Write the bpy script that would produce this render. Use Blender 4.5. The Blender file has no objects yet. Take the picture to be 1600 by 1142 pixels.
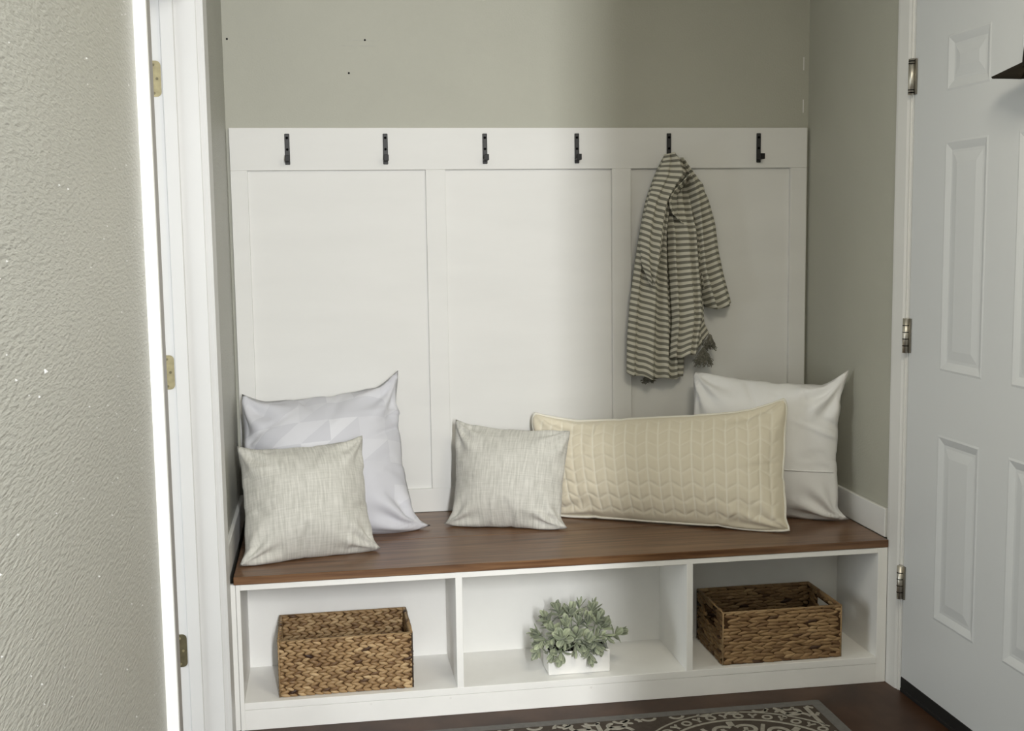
import bpy, bmesh, math, random
import numpy as np
from mathutils import Vector, Matrix

C = bpy.context
S = C.scene
COL = S.collection
PI = math.pi
rnd = random.Random(7)

# ------------------------------------------------------------------ camera
cam_d = bpy.data.cameras.new('camera')
cam = bpy.data.objects.new('camera', cam_d)
COL.objects.link(cam)
_r = Vector((0.98735845, -0.1579016, -0.01379804))
_u = Vector((0.0312276, 0.10844054, 0.99361234))
_f = Vector((0.15539671, 0.98148242, -0.11200057))
M = Matrix(((_r.x, _u.x, -_f.x, -0.7036), (_r.y, _u.y, -_f.y, -4.0075), (_r.z, _u.z, -_f.z, 1.4036), (0, 0, 0, 1)))
cam.matrix_world = M
cam_d.sensor_width = 36.0
cam_d.sensor_fit = 'HORIZONTAL'
cam_d.lens = 1864.24 * 36 / 1600
cam_d.clip_start = 0.05
S.camera = cam

# ------------------------------------------------------------------ world, lights, exposure
S.view_settings.view_transform = 'Standard'
S.view_settings.look = 'None'
S.view_settings.gamma = 1.0
S.view_settings.use_curve_mapping = False
S.view_settings.exposure = 0.0

wd = bpy.data.worlds.new('world')
S.world = wd
wd.use_nodes = True
wd.node_tree.nodes['Background'].inputs[0].default_value = (0.86, 0.92, 1.0, 1)
wd.node_tree.nodes['Background'].inputs[1].default_value = 0.10


def area(name, loc, target, sx, sy, power, color):
    l = bpy.data.lights.new(name, 'AREA')
    l.shape = 'RECTANGLE'
    l.size, l.size_y = sx, sy
    l.energy = power
    l.color = color
    o = bpy.data.objects.new(name, l)
    COL.objects.link(o)
    o.location = loc
    o.rotation_euler = (Vector(target) - Vector(loc)).to_track_quat('-Z', 'Y').to_euler()
    return o


# daylight from a narrow tall window down the hall behind the camera
area('hall_window_light', (-0.35, -5.1, 1.86), (-0.35, 0, 0.7), 0.10, 1.15, 142, (0.985, 0.995, 1.0))
# unseen soft fill light, added near the ceiling to brighten the room
area('ceiling_fill_light', (0.25, -2.3, 2.40), (0.1, -1.5, 0), 0.5, 0.5, 17.5, (1.0, 0.92, 0.75))
# window of the neighbouring room, seen through the left doorway
area('side_room_window_light', (-2.85, -1.65, 0.82), (1.0, -1.1, 0.7), 1.1, 1.4, 28, (0.93, 0.98, 1.0))


# ------------------------------------------------------------------ materials
def mat(name, col, rough=0.5, spec=0.5, metal=0.0, var=0.0, vscale=8.0, bump=0.0, bscale=200.0, col2=None, vmap=None, bmap=None,
        coord='Object', bdist=0.002, sheen=0.0, detail=4.0):
    m = bpy.data.materials.new(name)
    m.use_nodes = True
    nt = m.node_tree
    b = nt.nodes['Principled BSDF']
    b.inputs['Base Color'].default_value = (*col, 1)
    b.inputs['Roughness'].default_value = rough
    b.inputs['Metallic'].default_value = metal
    b.inputs['Specular IOR Level'].default_value = spec
    if sheen:
        b.inputs['Sheen Weight'].default_value = sheen
    tc = nt.nodes.new('ShaderNodeTexCoord')

    def noise(scale, mp):
        n = nt.nodes.new('ShaderNodeTexNoise')
        n.inputs['Scale'].default_value = scale
        n.inputs['Detail'].default_value = detail
        if mp:
            g = nt.nodes.new('ShaderNodeMapping')
            g.inputs['Scale'].default_value = mp
            nt.links.new(tc.outputs[coord], g.inputs[0])
            nt.links.new(g.outputs[0], n.inputs['Vector'])
        else:
            nt.links.new(tc.outputs[coord], n.inputs['Vector'])
        return n
    if var or col2:
        n = noise(vscale, vmap)
        r = nt.nodes.new('ShaderNodeValToRGB')
        c2 = col2 or tuple(c * (1 - var) for c in col)
        r.color_ramp.elements[0].position = 0.32
        r.color_ramp.elements[1].position = 0.68
        r.color_ramp.elements[0].color = (*c2, 1)
        r.color_ramp.elements[1].color = (*col, 1)
        nt.links.new(n.outputs['Fac'], r.inputs[0])
        nt.links.new(r.outputs[0], b.inputs['Base Color'])
    if bump:
        n = noise(bscale, bmap)
        p = nt.nodes.new('ShaderNodeBump')
        p.inputs['Strength'].default_value = bump
        p.inputs['Distance'].default_value = bdist
        nt.links.new(n.outputs['Fac'], p.inputs['Height'])
        nt.links.new(p.outputs[0], b.inputs['Normal'])
    return m


def nd(nt, t, **kw):
    n = nt.nodes.new(t)
    for k, v in kw.items():
        setattr(n, k, v)
    return n


M_wall = mat('greige_wall_paint', (0.44, 0.437, 0.372), 0.55, 0.3, var=0.05, vscale=3, bump=0.25, bscale=160, bdist=0.003)
M_wall_left = mat('greige_orange_peel_paint', (0.43, 0.43, 0.385), 0.42, 0.45, var=0.06, vscale=4, bump=0.8, bscale=210, bmap=(1, 0.25, 1), bdist=0.0035, detail=4)
M_ceil = mat('ceiling_paint', (0.75, 0.75, 0.72), 0.8, 0.2)
M_white = mat('white_trim_paint', (0.76, 0.76, 0.74), 0.35, 0.45, var=0.03, vscale=5, bump=0.05, bscale=60)
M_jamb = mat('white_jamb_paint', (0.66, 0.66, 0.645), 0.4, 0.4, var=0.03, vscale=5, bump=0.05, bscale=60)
M_greytrim = mat('grey_trim_tone', (0.36, 0.35, 0.345), 0.5, 0.3)  # darker grey for the face of the near casing
M_panel = mat('white_panel_paint', (0.77, 0.768, 0.745), 0.52, 0.22, var=0.035, vscale=4, vmap=(0.6, 1, 2.5), bump=0.08, bscale=40, bmap=(0.4, 1, 3))
M_bench = mat('white_bench_paint', (0.88, 0.875, 0.845), 0.4, 0.4, var=0.05, vscale=6, vmap=(1, 1, 1), bump=0.08, bscale=70)
M_doorp = mat('cool_white_door_paint', (0.66, 0.68, 0.69), 0.42, 0.4, bump=0.12, bscale=320, bdist=0.001)
M_black = mat('black_metal', (0.006, 0.006, 0.006), 0.5, 0.3)
M_plate = mat('dark_grey_metal', (0.028, 0.028, 0.028), 0.5, 0.35)
M_screw = mat('dark_screw', (0.003, 0.003, 0.003), 0.9, 0.05)
M_rubber = mat('black_rubber', (0.012, 0.012, 0.012), 0.6, 0.3)
M_nickel = mat('brushed_nickel', (0.62, 0.59, 0.52), 0.42, 0.5, metal=1.0)
M_nickel2 = mat('dark_nickel', (0.30, 0.28, 0.24), 0.45, 0.5, metal=1.0)
M_brass = mat('aged_brass', (0.34, 0.30, 0.17), 0.5, 0.4, metal=0.45, var=0.25, vscale=60)
M_brassdk = mat('tarnished_brass', (0.16, 0.14, 0.08), 0.45, 0.4, metal=0.5, var=0.3, vscale=60)
M_soil = mat('dark_soil', (0.015, 0.012, 0.010), 0.9, 0.1, bump=0.8, bscale=150)
M_pot = mat('white_ceramic', (0.82, 0.81, 0.78), 0.22, 0.5)
M_stem = mat('grey_green_stem', (0.22, 0.27, 0.16), 0.7, 0.2)
M_hat = mat('dark_brown_felt', (0.018, 0.015, 0.010), 0.9, 0.1, bump=0.3, bscale=300)
M_dark = mat('dark_gap', (0.02, 0.02, 0.02), 0.9, 0.0)
M_caulk = mat('white_caulk', (0.8, 0.79, 0.76), 0.5, 0.3)


def wood(name, c1, c2, c3, rough, scale, grain=(1.2, 22, 22)):
    m = bpy.data.materials.new(name)
    m.use_nodes = True
    nt = m.node_tree
    b = nt.nodes['Principled BSDF']
    tc = nd(nt, 'ShaderNodeTexCoord')
    mp = nd(nt, 'ShaderNodeMapping')
    mp.inputs['Scale'].default_value = grain
    nt.links.new(tc.outputs['Object'], mp.inputs[0])
    n = nd(nt, 'ShaderNodeTexNoise')
    n.inputs['Scale'].default_value = scale
    n.inputs['Detail'].default_value = 7
    n.inputs['Distortion'].default_value = 0.6
    nt.links.new(mp.outputs[0], n.inputs['Vector'])
    r = nd(nt, 'ShaderNodeValToRGB')
    e = r.color_ramp.elements
    e[0].position, e[0].color = 0.3, (*c1, 1)
    e[1].position, e[1].color = 0.72, (*c3, 1)
    k = e.new(0.5)
    k.color = (*c2, 1)
    nt.links.new(n.outputs['Fac'], r.inputs[0])
    n2 = nd(nt, 'ShaderNodeTexNoise')
    n2.inputs['Scale'].default_value = 3.0
    nt.links.new(tc.outputs['Object'], n2.inputs['Vector'])
    mx = nd(nt, 'ShaderNodeMix', data_type='RGBA', blend_type='MULTIPLY')
    mx.inputs[0].default_value = 0.45
    nt.links.new(r.outputs[0], mx.inputs[6])
    nt.links.new(n2.outputs['Color'], mx.inputs[7])
    hs = nd(nt, 'ShaderNodeRGBToBW')
    nt.links.new(n2.outputs['Color'], hs.inputs[0])
    nt.links.new(hs.outputs[0], mx.inputs[7])
    nt.links.new(mx.outputs[2], b.inputs['Base Color'])
    b.inputs['Roughness'].default_value = rough
    p = nd(nt, 'ShaderNodeBump')
    p.inputs['Strength'].default_value = 0.15
    p.inputs['Distance'].default_value = 0.001
    nt.links.new(n.outputs['Fac'], p.inputs['Height'])
    nt.links.new(p.outputs[0], b.inputs['Normal'])
    return m


M_seat = wood('stained_brown_wood', (0.10, 0.045, 0.020), (0.20, 0.10, 0.046), (0.29, 0.16, 0.078), 0.30, 3.0)
M_floor = wood('brown_stained_floor', (0.036, 0.016, 0.008), (0.062, 0.029, 0.015), (0.10, 0.052, 0.030), 0.42, 2.2, (2.5, 2.5, 2.5))
M_floor.node_tree.nodes['Principled BSDF'].inputs['Specular IOR Level'].default_value = 0.22

# ------------------------------------------------------------------ mesh helpers
ORG = {}


def _finish(name, me, m, parent, smooth=False):
    if m is not None and not len(me.materials):
        me.materials.append(m)
    if smooth:
        me.polygons.foreach_set('use_smooth', [True] * len(me.polygons))
    o = bpy.data.objects.new(name, me)
    COL.objects.link(o)
    if parent is not None:
        o.parent = parent
        ORG[o.name] = ORG.get(parent.name, Vector((0, 0, 0)))
    else:
        ORG[o.name] = Vector((0, 0, 0))
    return o


def from_bm(name, bm, m, parent=None, smooth=False):
    """vertices are in world coordinates; the object is linked under parent (an Empty without rotation)"""
    off = ORG.get(parent.name, Vector((0, 0, 0))) if parent is not None else Vector((0, 0, 0))
    if off.length:
        bmesh.ops.translate(bm, verts=bm.verts, vec=-off)
    bmesh.ops.recalc_face_normals(bm, faces=bm.faces)
    me = bpy.data.meshes.new(name)
    bm.to_mesh(me)
    bm.free()
    return _finish(name, me, m, parent, smooth)


def from_py(name, v, f, m, parent=None, smooth=True, uv=None, tint=None):
    off = ORG.get(parent.name, Vector((0, 0, 0))) if parent is not None else Vector((0, 0, 0))
    v = np.asarray(v, float) - np.array(off)
    me = bpy.data.meshes.new(name)
    me.from_pydata(v.tolist(), [], f)
    if uv is not None:
        l = me.uv_layers.new(name='UVMap')
        li = np.zeros(len(me.loops), int)
        me.loops.foreach_get('vertex_index', li)
        l.data.foreach_set('uv', np.asarray(uv)[li].astype(np.float32).ravel())
    if tint is not None:
        a = me.attributes.new('tint', 'FLOAT', 'POINT')
        a.data.foreach_set('value', np.asarray(tint, np.float32))
    me.update()
    return _finish(name, me, m, parent, smooth)


def empty(name, loc=(0, 0, 0)):
    o = bpy.data.objects.new(name, None)
    o.empty_display_size = 0.05
    COL.objects.link(o)
    o.location = loc
    ORG[o.name] = Vector(loc)
    return o


def thing(name, label, cat, loc=(0, 0, 0), group=None):
    o = empty(name, loc)
    return tag(o, label, cat, group)


def tag(o, label, cat, group=None):
    o['label'] = label
    o['category'] = cat
    if group:
        o['group'] = group
    return o


def structure(o, label=None, cat=None):
    o['kind'] = 'structure'
    if label:
        o['label'] = label
    if cat:
        o['category'] = cat
    return o


def add_box(bm, lo, hi, bev=0.0, seg=1):
    b2 = bmesh.new()
    x0, y0, z0 = lo
    x1, y1, z1 = hi
    vs = [b2.verts.new(p) for p in ((x0, y0, z0), (x1, y0, z0), (x1, y1, z0), (x0, y1, z0), (x0, y0, z1), (x1, y0, z1), (x1, y1, z1), (x0, y1, z1))]
    for q in ((0, 3, 2, 1), (4, 5, 6, 7), (0, 1, 5, 4), (1, 2, 6, 5), (2, 3, 7, 6), (3, 0, 4, 7)):
        b2.faces.new([vs[i] for i in q])
    if bev:
        bmesh.ops.bevel(b2, geom=b2.edges[:], offset=bev, segments=seg, affect='EDGES', profile=0.5)
    t = bpy.data.meshes.new('tmp')
    b2.to_mesh(t)
    b2.free()
    bm.from_mesh(t)
    bpy.data.meshes.remove(t)


def box(name, lo, hi, m, parent=None, bev=0.0, seg=1):
    bm = bmesh.new()
    add_box(bm, lo, hi, bev, seg)
    return from_bm(name, bm, m, parent)


def tube(pts, rad, sides=6, closed=False):
    """verts, faces of a swept tube; rad number or list"""
    P = [Vector(p) for p in pts]
    n = len(P)
    V, F = [], []
    prev = None
    for i in range(n):
        a = P[(i - 1) % n] if (closed or i > 0) else P[i]
        b = P[(i + 1) % n] if (closed or i < n - 1) else P[i]
        t = (b - a).normalized()
        if prev is None:
            ref = Vector((0, 0, 1)) if abs(t.z) < 0.9 else Vector((1, 0, 0))
            nx = t.cross(ref).normalized()
        else:
            nx = (prev - t * prev.dot(t)).normalized()
        prev = nx
        ny = t.cross(nx)
        r = rad[i] if hasattr(rad, '__len__') else rad
        for k in range(sides):
            a2 = 2 * PI * k / sides
            V.append(P[i] + nx * (math.cos(a2) * r) + ny * (math.sin(a2) * r))
    m = n if closed else n - 1
    for i in range(m):
        for k in range(sides):
            F.append((i * sides + k, i * sides + (k + 1) % sides, ((i + 1) % n) * sides + (k + 1) % sides, ((i + 1) % n) * sides + k))
    if not closed:
        F.append(tuple(range(sides - 1, -1, -1)))
        F.append(tuple(range((n - 1) * sides, n * sides)))
    return [tuple(v) for v in V], F


class Acc:
    def __init__(s):
        s.v, s.f, s.t = [], [], []

    def add(s, v, f, tint=None):
        o = len(s.v)
        s.v.extend(v)
        s.f.extend([tuple(i + o for i in q) for q in f])
        if tint is not None:
            s.t.extend([tint] * len(v))


def cyl(p, q, r, sides=16):
    return tube([p, q], r, sides)


# ------------------------------------------------------------------ the room
XL, XR = -0.995, 0.995
CEIL = 2.46
fl = structure(box('floor', (-3.0, -7.0, -0.08), (2.2, 0.2, 0.0), M_floor))
structure(box('ceiling', (-3.0, -7.0, CEIL), (2.2, 0.2, CEIL + 0.08), M_ceil))

bm = bmesh.new()
add_box(bm, (-3.0, 0.018, 0.0), (2.2, 0.14, CEIL))
wb = structure(from_bm('wall_back', bm, M_wall))
for (x, z) in ((-0.539, 2.031), (-0.594, 1.925), (-0.98, 2.03)):
    v, f = cyl((x, 0.0165, z), (x, 0.019, z), 0.0034, 10)
    from_py('nail_hole', v, f, M_dark, wb, False)
for (z0, z1) in ((1.945, 1.990), (1.80, 1.845)):
    box('paint_chip', (0.974, 0.0172, z0), (0.977, 0.0182, z1), M_white, wb)
# thin scuff scratches beside the nail holes
for (x0, x1, z) in ((-0.60, -0.49, 2.029), (-0.62, -0.50, 2.012), (-0.88, -0.80, 2.03)):
    box('scratch', (x0, 0.0172, z), (x1, 0.0181, z + 0.0014), M_wall_left, wb)

# left wall with the door opening
DY0, DY1, DZ = -1.835, -0.845, 2.005       # clear opening of the left door
bm = bmesh.new()
add_box(bm, (XL - 0.123, DY1 + 0.02, 0), (XL, 0.018, CEIL))
add_box(bm, (XL - 0.123, -5.6, 0), (XL, DY0 - 0.02, CEIL))
add_box(bm, (XL - 0.123, DY0 - 0.02, DZ + 0.02), (XL, DY1 + 0.02, CEIL))
wl = structure(from_bm('wall_left', bm, M_wall_left))
# nibs of dried paint and dust standing out of the near stretch of the left wall
A_ = Acc()
for k in range(260):
    y, z = rnd.uniform(-3.1, -2.0), rnd.uniform(0.3, 2.0)
    r_ = rnd.uniform(0.0007, 0.0018) * (1.6 if k % 12 == 0 else 1)
    A_.add([(XL - 0.001, y - r_, z - r_), (XL - 0.001, y + r_, z - r_), (XL - 0.001, y + r_, z + r_ * 1.3), (XL - 0.001, y - r_, z + r_ * 1.3), (XL + r_ * 1.3, y, z)],
           [(0, 1, 4), (1, 2, 4), (2, 3, 4), (3, 0, 4)])
nb_ = from_py('paint_nibs', A_.v, A_.f, M_white, wl, True)
nb_['kind'] = 'stuff'

# wall of the neighbouring room beyond the left doorway
structure(box('wall_beyond_doorway', (-3.05, -6.0, 0), (-2.95, 0.05, CEIL), M_wall))

# right wall with the entry door opening
RY0, RY1, RZ = -1.672, -0.747, 2.06
bm = bmesh.new()
add_box(bm, (XR, RY1 + 0.02, 0), (XR + 0.12, 0.018, CEIL))
add_box(bm, (XR, -3.6, 0), (XR + 0.12, RY0 - 0.02, CEIL))
add_box(bm, (XR, RY0 - 0.02, RZ + 0.02), (XR + 0.12, RY1 + 0.02, CEIL))
structure(from_bm('wall_right', bm, M_wall))
# unseen wall added to block the hall light from the right side
structure(box('wall_blocker_right', (-0.19, -3.72, 0), (1.115, -3.60, CEIL), M_wall))

# left door frame: jamb, stop, casings, hinge leaves
d1 = structure(empty('door_1', (XL, DY1, 0)), 'white painted door frame of the open doorway in the left wall', 'door frame')
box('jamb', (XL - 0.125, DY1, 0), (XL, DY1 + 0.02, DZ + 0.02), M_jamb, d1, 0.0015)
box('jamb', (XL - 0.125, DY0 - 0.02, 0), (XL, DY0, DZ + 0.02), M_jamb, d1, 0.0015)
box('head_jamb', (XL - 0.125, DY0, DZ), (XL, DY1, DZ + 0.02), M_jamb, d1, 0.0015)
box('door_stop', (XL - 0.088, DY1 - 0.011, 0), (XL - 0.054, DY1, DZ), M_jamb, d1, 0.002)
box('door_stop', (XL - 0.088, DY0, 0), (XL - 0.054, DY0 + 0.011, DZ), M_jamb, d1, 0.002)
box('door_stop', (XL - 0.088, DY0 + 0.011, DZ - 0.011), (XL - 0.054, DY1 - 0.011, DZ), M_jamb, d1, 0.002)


def casing(name, prof, a, b, m, parent):
    """extrude a profile given as corner points between functions a(p) and b(p)"""
    n = len(prof)
    V = [a(p) for p in prof] + [b(p) for p in prof]
    F = [(i, (i + 1) % n, n + (i + 1) % n, n + i) for i in range(n)]
    F += [tuple(range(n - 1, -1, -1)), tuple(range(n, 2 * n))]
    return from_py(name, V, F, m, parent, False)


# far casing, stepped profile (y, x offset from wall)
pf = [(DY1 + 0.005, 0), (DY1 + 0.005, 0.011), (DY1 + 0.009, 0.011), (DY1 + 0.009, 0.017), (DY1 + 0.07, 0.021), (DY1 + 0.075, 0.019), (DY1 + 0.075, 0)]
casing('casing', pf, lambda p: (XL + p[1], p[0], 0), lambda p: (XL + p[1], p[0], DZ + 0.08), M_jamb, d1)
pn = [(DY0 - 0.086, 0), (DY0 - 0.086, 0.021), (DY0 - 0.088, 0.021), (DY0 - 0.093, 0.020), (DY0 - 0.093, 0)]
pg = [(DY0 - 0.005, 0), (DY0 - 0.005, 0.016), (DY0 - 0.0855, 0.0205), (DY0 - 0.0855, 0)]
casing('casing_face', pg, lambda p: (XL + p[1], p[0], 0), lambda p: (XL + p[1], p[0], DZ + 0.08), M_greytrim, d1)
casing('casing', pn, lambda p: (XL + p[1], p[0], 0), lambda p: (XL + p[1], p[0], DZ + 0.08), M_white, d1)
box('head_casing', (XL, DY0 - 0.005, DZ + 0.005), (XL + 0.018, DY1 + 0.005, DZ + 0.08), M_white, d1, 0.003)


def leaf_plate(z, m, ms):
    bm = bmesh.new()
    x0, x1 = XL - 0.128, XL - 0.091
    h = 0.0445
    r = 0.012
    pts = [(x0, z - h), (x1 - r, z - h)]
    pts += [(x1 - r + r * math.sin(a), z - h + r - r * math.cos(a)) for a in (PI / 8, PI / 4, 3 * PI / 8)]
    pts += [(x1, z - h + r), (x1, z + h - r)]
    pts += [(x1 - r + r * math.cos(a), z + h - r + r * math.sin(a)) for a in (PI / 8, PI / 4, 3 * PI / 8)]
    pts += [(x1 - r, z + h), (x0, z + h)]
    a = [bm.verts.new((x, DY1 - 0.0022, zz)) for x, zz in pts]
    b = [bm.verts.new((x, DY1 + 0.001, zz)) for x, zz in pts]
    n = len(pts)
    bm.faces.new(a)
    bm.faces.new(b[::-1])
    for i in range(n):
        bm.faces.new((a[i], b[i], b[(i + 1) % n], a[(i + 1) % n]))
    hl = from_bm('hinge_leaf', bm, m, d1)
    for dz, dx in ((-0.036, -0.018), (0.0, -0.010), (0.034, -0.018)):
        v, f = cyl((x1 + dx, DY1 - 0.0034, z + dz), (x1 + dx, DY1 - 0.001, z + dz), 0.0035, 10)
        from_py('screw', v, f, ms, hl, False)


leaf_plate(1.053 + 0.743, M_brass, M_brassdk)
leaf_plate(1.053, M_brass, M_brassdk)
leaf_plate(1.053 - 0.743, M_brassdk, M_brass)

# right entry door frame and slab
d2 = structure(empty('door_2', (XR, RY1, 0)), 'cool white six-panel entry door in the right wall with nickel hinges', 'door')
XF = 0.984
pr = [(RY1 + 0.092, 0.0), (RY1 + 0.092, 0.0105), (RY1 + 0.08, 0.0115), (RY1 + 0.03, 0.009), (RY1 + 0.022, 0.006), (RY1 + 0.022, 0)]
casing('casing', pr, lambda p: (XR - p[1], p[0], 0), lambda p: (XR - p[1], p[0], RZ + 0.09), M_white, d2)
pr2 = [(RY1 + 0.0225, -0.1), (RY1 + 0.0225, 0.005), (RY1 + 0.013, 0.006), (RY1 + 0.012, 0.002), (RY1 + 0.003, 0.002), (RY1 + 0.003, -0.1)]
casing('jamb', pr2, lambda p: (XR - p[1], p[0], 0), lambda p: (XR - p[1], p[0], RZ + 0.02), M_white, d2)
box('jamb', (XR - 0.002, RY0 - 0.02, 0), (XR + 0.12, RY0 - 0.003, RZ + 0.02), M_white, d2)
box('head_jamb', (XR - 0.002, RY0 - 0.003, RZ + 0.003), (XR + 0.12, RY1 + 0.003, RZ + 0.02), M_white, d2)
box('casing', (XF, RY0 - 0.09, 0), (XR, RY0 - 0.02, RZ + 0.09), M_white, d2, 0.002)
box('head_casing', (XF, RY0 - 0.02, RZ + 0.02), (XR, RY1 + 0.022, RZ + 0.09), M_white, d2, 0.002)
XD = 0.993       # room face of the slab
cols = [(RY1 - 0.395, RY1 - 0.18), (RY1 - 0.745, RY1 - 0.53)]
rows = [(0.285, 0.82), (1.0, 1.632), (1.765, 1.915)]
ys = sorted({RY0, RY1, *[c for p in cols for c in p]})
zs = sorted({0.045, RZ, *[r for p in rows for r in p]})
bm = bmesh.new()


def quad(bm, pts):
    bm.faces.new([bm.verts.new(p) for p in pts])


for i in range(len(ys) - 1):
    for j in range(len(zs) - 1):
        a, b, c, e = ys[i], ys[i + 1], zs[j], zs[j + 1]
        if (a, b) in cols and (c, e) in rows:
            continue
        quad(bm, [(XD, a, c), (XD, b, c), (XD, b, e), (XD, a, e)])
for (a, b, c, e) in ((RY0, RY0, 0.045, RZ), (RY1, RY1, 0.045, RZ)):
    quad(bm, [(XD, a, c), (XD + 0.044, a, c), (XD + 0.044, a, e), (XD, a, e)])
quad(bm, [(XD, RY0, RZ), (XD + 0.044, RY0, RZ), (XD + 0.044, RY1, RZ), (XD, RY1, RZ)])
quad(bm, [(XD, RY0, 0.045), (XD + 0.044, RY0, 0.045), (XD + 0.044, RY1, 0.045), (XD, RY1, 0.045)])
quad(bm, [(XD + 0.044, RY0, 0.045), (XD + 0.044, RY1, 0.045), (XD + 0.044, RY1, RZ), (XD + 0.044, RY0, RZ)])
bmesh.ops.remove_doubles(bm, verts=bm.verts, dist=1e-5)
slab = from_bm('door_slab', bm, M_doorp, d2)
for ya, yb in cols:
    for za, zb in rows:
        V, F = [], []
        rings = [(0, 0), (0.006, -0.0015), (0.014, 0.001), (0.026, 0.0055), (0.034, 0.0055), (0.06, 0.0015)]
        for ins, dep in rings:
            V += [(XD + dep, ya + ins, za + ins), (XD + dep, yb - ins, za + ins), (XD + dep, yb - ins, zb - ins), (XD + dep, ya + ins, zb - ins)]
        for k in range(len(rings) - 1):
            for q in range(4):
                F.append((4 * k + q, 4 * k + (q + 1) % 4, 4 * k + 4 + (q + 1) % 4, 4 * k + 4 + q))
        n = 4 * (len(rings) - 1)
        F.append((n, n + 1, n + 2, n + 3))
        from_py('door_panel', V, F, M_doorp, slab, False)
box('door_sweep', (XD - 0.002, RY0, 0.012), (XD + 0.03, RY1, 0.047), M_rubber, d2, 0.002)
box('threshold', (XD - 0.004, RY0, 0.0), (XR + 0.11, RY1, 0.013), M_rubber, d2, 0.002)
for k, z in enumerate((1.083 - 0.743, 1.083, 1.083 + 0.743)):
    A = Acc()
    kx, ky = XD - 0.010, RY1 + 0.001
    A.add(*cyl((kx, ky, z - 0.0505), (kx, ky, z + 0.0505), 0.0095, 14))
    hg = from_py('hinge', A.v, A.f, M_nickel, d2, True)
    hg.data.polygons.foreach_set('use_smooth', [len(p.vertices) == 4 for p in hg.data.polygons])
    box('leaf_edge', (XD - 0.006, ky + 0.006, z - 0.05), (XD - 0.001, ky + 0.016, z + 0.05), M_nickel2 if k < 2 else M_nickel, hg)
    box('leaf_edge', (XD - 0.006, ky - 0.016, z - 0.05), (XD - 0.001, ky - 0.006, z + 0.05), M_nickel2, hg)
    for dz in (-0.045, -0.037, 0.037, 0.044) if k == 2 else (-0.03, -0.01, 0.01, 0.03):
        v, f = cyl((kx, ky, z + dz - 0.0012), (kx, ky, z + dz + 0.0012), 0.0099, 14)
        from_py('knuckle_joint', v, f, M_screw, hg, False)

# baseboards standing on the bench
structure(box('baseboard_right', (0.983, -0.640, 0.4505), (XR, 0.0, 0.540), M_white, None, 0.002))
structure(box('baseboard_left', (XL, -0.745, 0.4505), (-0.983, 0.0, 0.540), M_white, None, 0.002))

# board and batten panelling on the back wall
tr = structure(empty('trim_1', (0, 0, 0)), 'white board and batten panelling on the back wall above the bench', 'wall panelling')
ZT, ZP, ZPB, ZB = 1.747, 1.610, 0.531, 0.4505
EX0, EX1 = -0.985, 0.985
bv = 0.0012
box('top_rail', (EX0, 0.0, ZP), (EX1, 0.0175, ZT), M_panel, tr, bv)
box('bottom_rail', (EX0, 0.0, ZB), (EX1, 0.0175, ZPB), M_panel, tr, bv)
px = [(-0.9305, -0.3512), (-0.2851, 0.2849), (0.3519, 0.9251)]
for a, b in ((EX0, px[0][0]), (px[0][1], px[1][0]), (px[1][1], px[2][0]), (px[2][1], EX1)):
    box('stile', (a, 0.0003, ZPB), (b, 0.0175, ZP), M_panel, tr, bv)
for a, b in px:
    box('panel', (a, 0.0150, ZPB), (b, 0.0178, ZP), M_panel, tr)

# ------------------------------------------------------------------ storage bench
YF = -0.666
BX0, BX1 = -0.974, 0.983
bench = thing('storage_bench', 'white built-in storage bench with three open cubbies and dark stained wooden seat', 'bench', (0, -0.35, 0))
seat = empty('seat_top', (0, -0.35, 0.426))
seat.parent = bench
seat.location = Vector((0, 0, 0.426))
box('plank', (BX0, YF - 0.003, 0.4265), (BX1, -0.352, 0.450), M_seat, seat, 0.002)
box('plank', (BX0, -0.3512, 0.4265), (BX1, 0.0, 0.450), M_seat, seat, 0.002)
ZS = 0.080
box('side_panel', (-0.969, YF, 0.0), (-0.957, -0.012, 0.4265), M_bench, bench, 0.001)
box('side_panel', (0.951, YF, 0.0), (0.982, -0.012, 0.4265), M_bench, bench, 0.001)
box('filler_strip', (-0.9935, YF + 0.003, 0.0), (-0.970, YF + 0.02, 0.4262), M_bench, bench, 0.001)
box('divider', (-0.349, YF, ZS), (-0.329, -0.376, 0.4265), M_bench, bench, 0.001)
box('divider', (0.344, YF, ZS), (0.364, -0.376, 0.4265), M_bench, bench, 0.001)
box('top_rail', (-0.957, YF + 0.0004, 0.4095), (0.951, YF + 0.02, 0.4262), M_bench, bench, 0.001)
box('shelf', (-0.957, YF + 0.018, ZS - 0.018), (0.951, -0.376, ZS), M_bench, bench, 0.0005)
box('shelf_edge', (-0.957, YF - 0.0005, ZS - 0.020), (0.951, YF + 0.0175, ZS + 0.0012), M_bench, bench, 0.001)
box('kick_board', (-0.957, YF + 0.0003, 0.0), (0.951, YF + 0.018, ZS - 0.0208), M_bench, bench, 0.0008)
box('back_panel', (-0.957, -0.376, ZS - 0.018), (0.951, -0.364, 0.4262), M_bench, bench)
box('underside_panel', (-0.957, YF + 0.02, 0.4225), (0.951, -0.364, 0.4262), M_bench, bench)
for x in (-0.37, 0.05, -0.60):
    v, f = cyl((x, YF - 0.0012, 0.052), (x, YF + 0.002, 0.052), 0.0035, 10)
    from_py('filled_nail_hole', v, f, M_caulk, bench, False)

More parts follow.
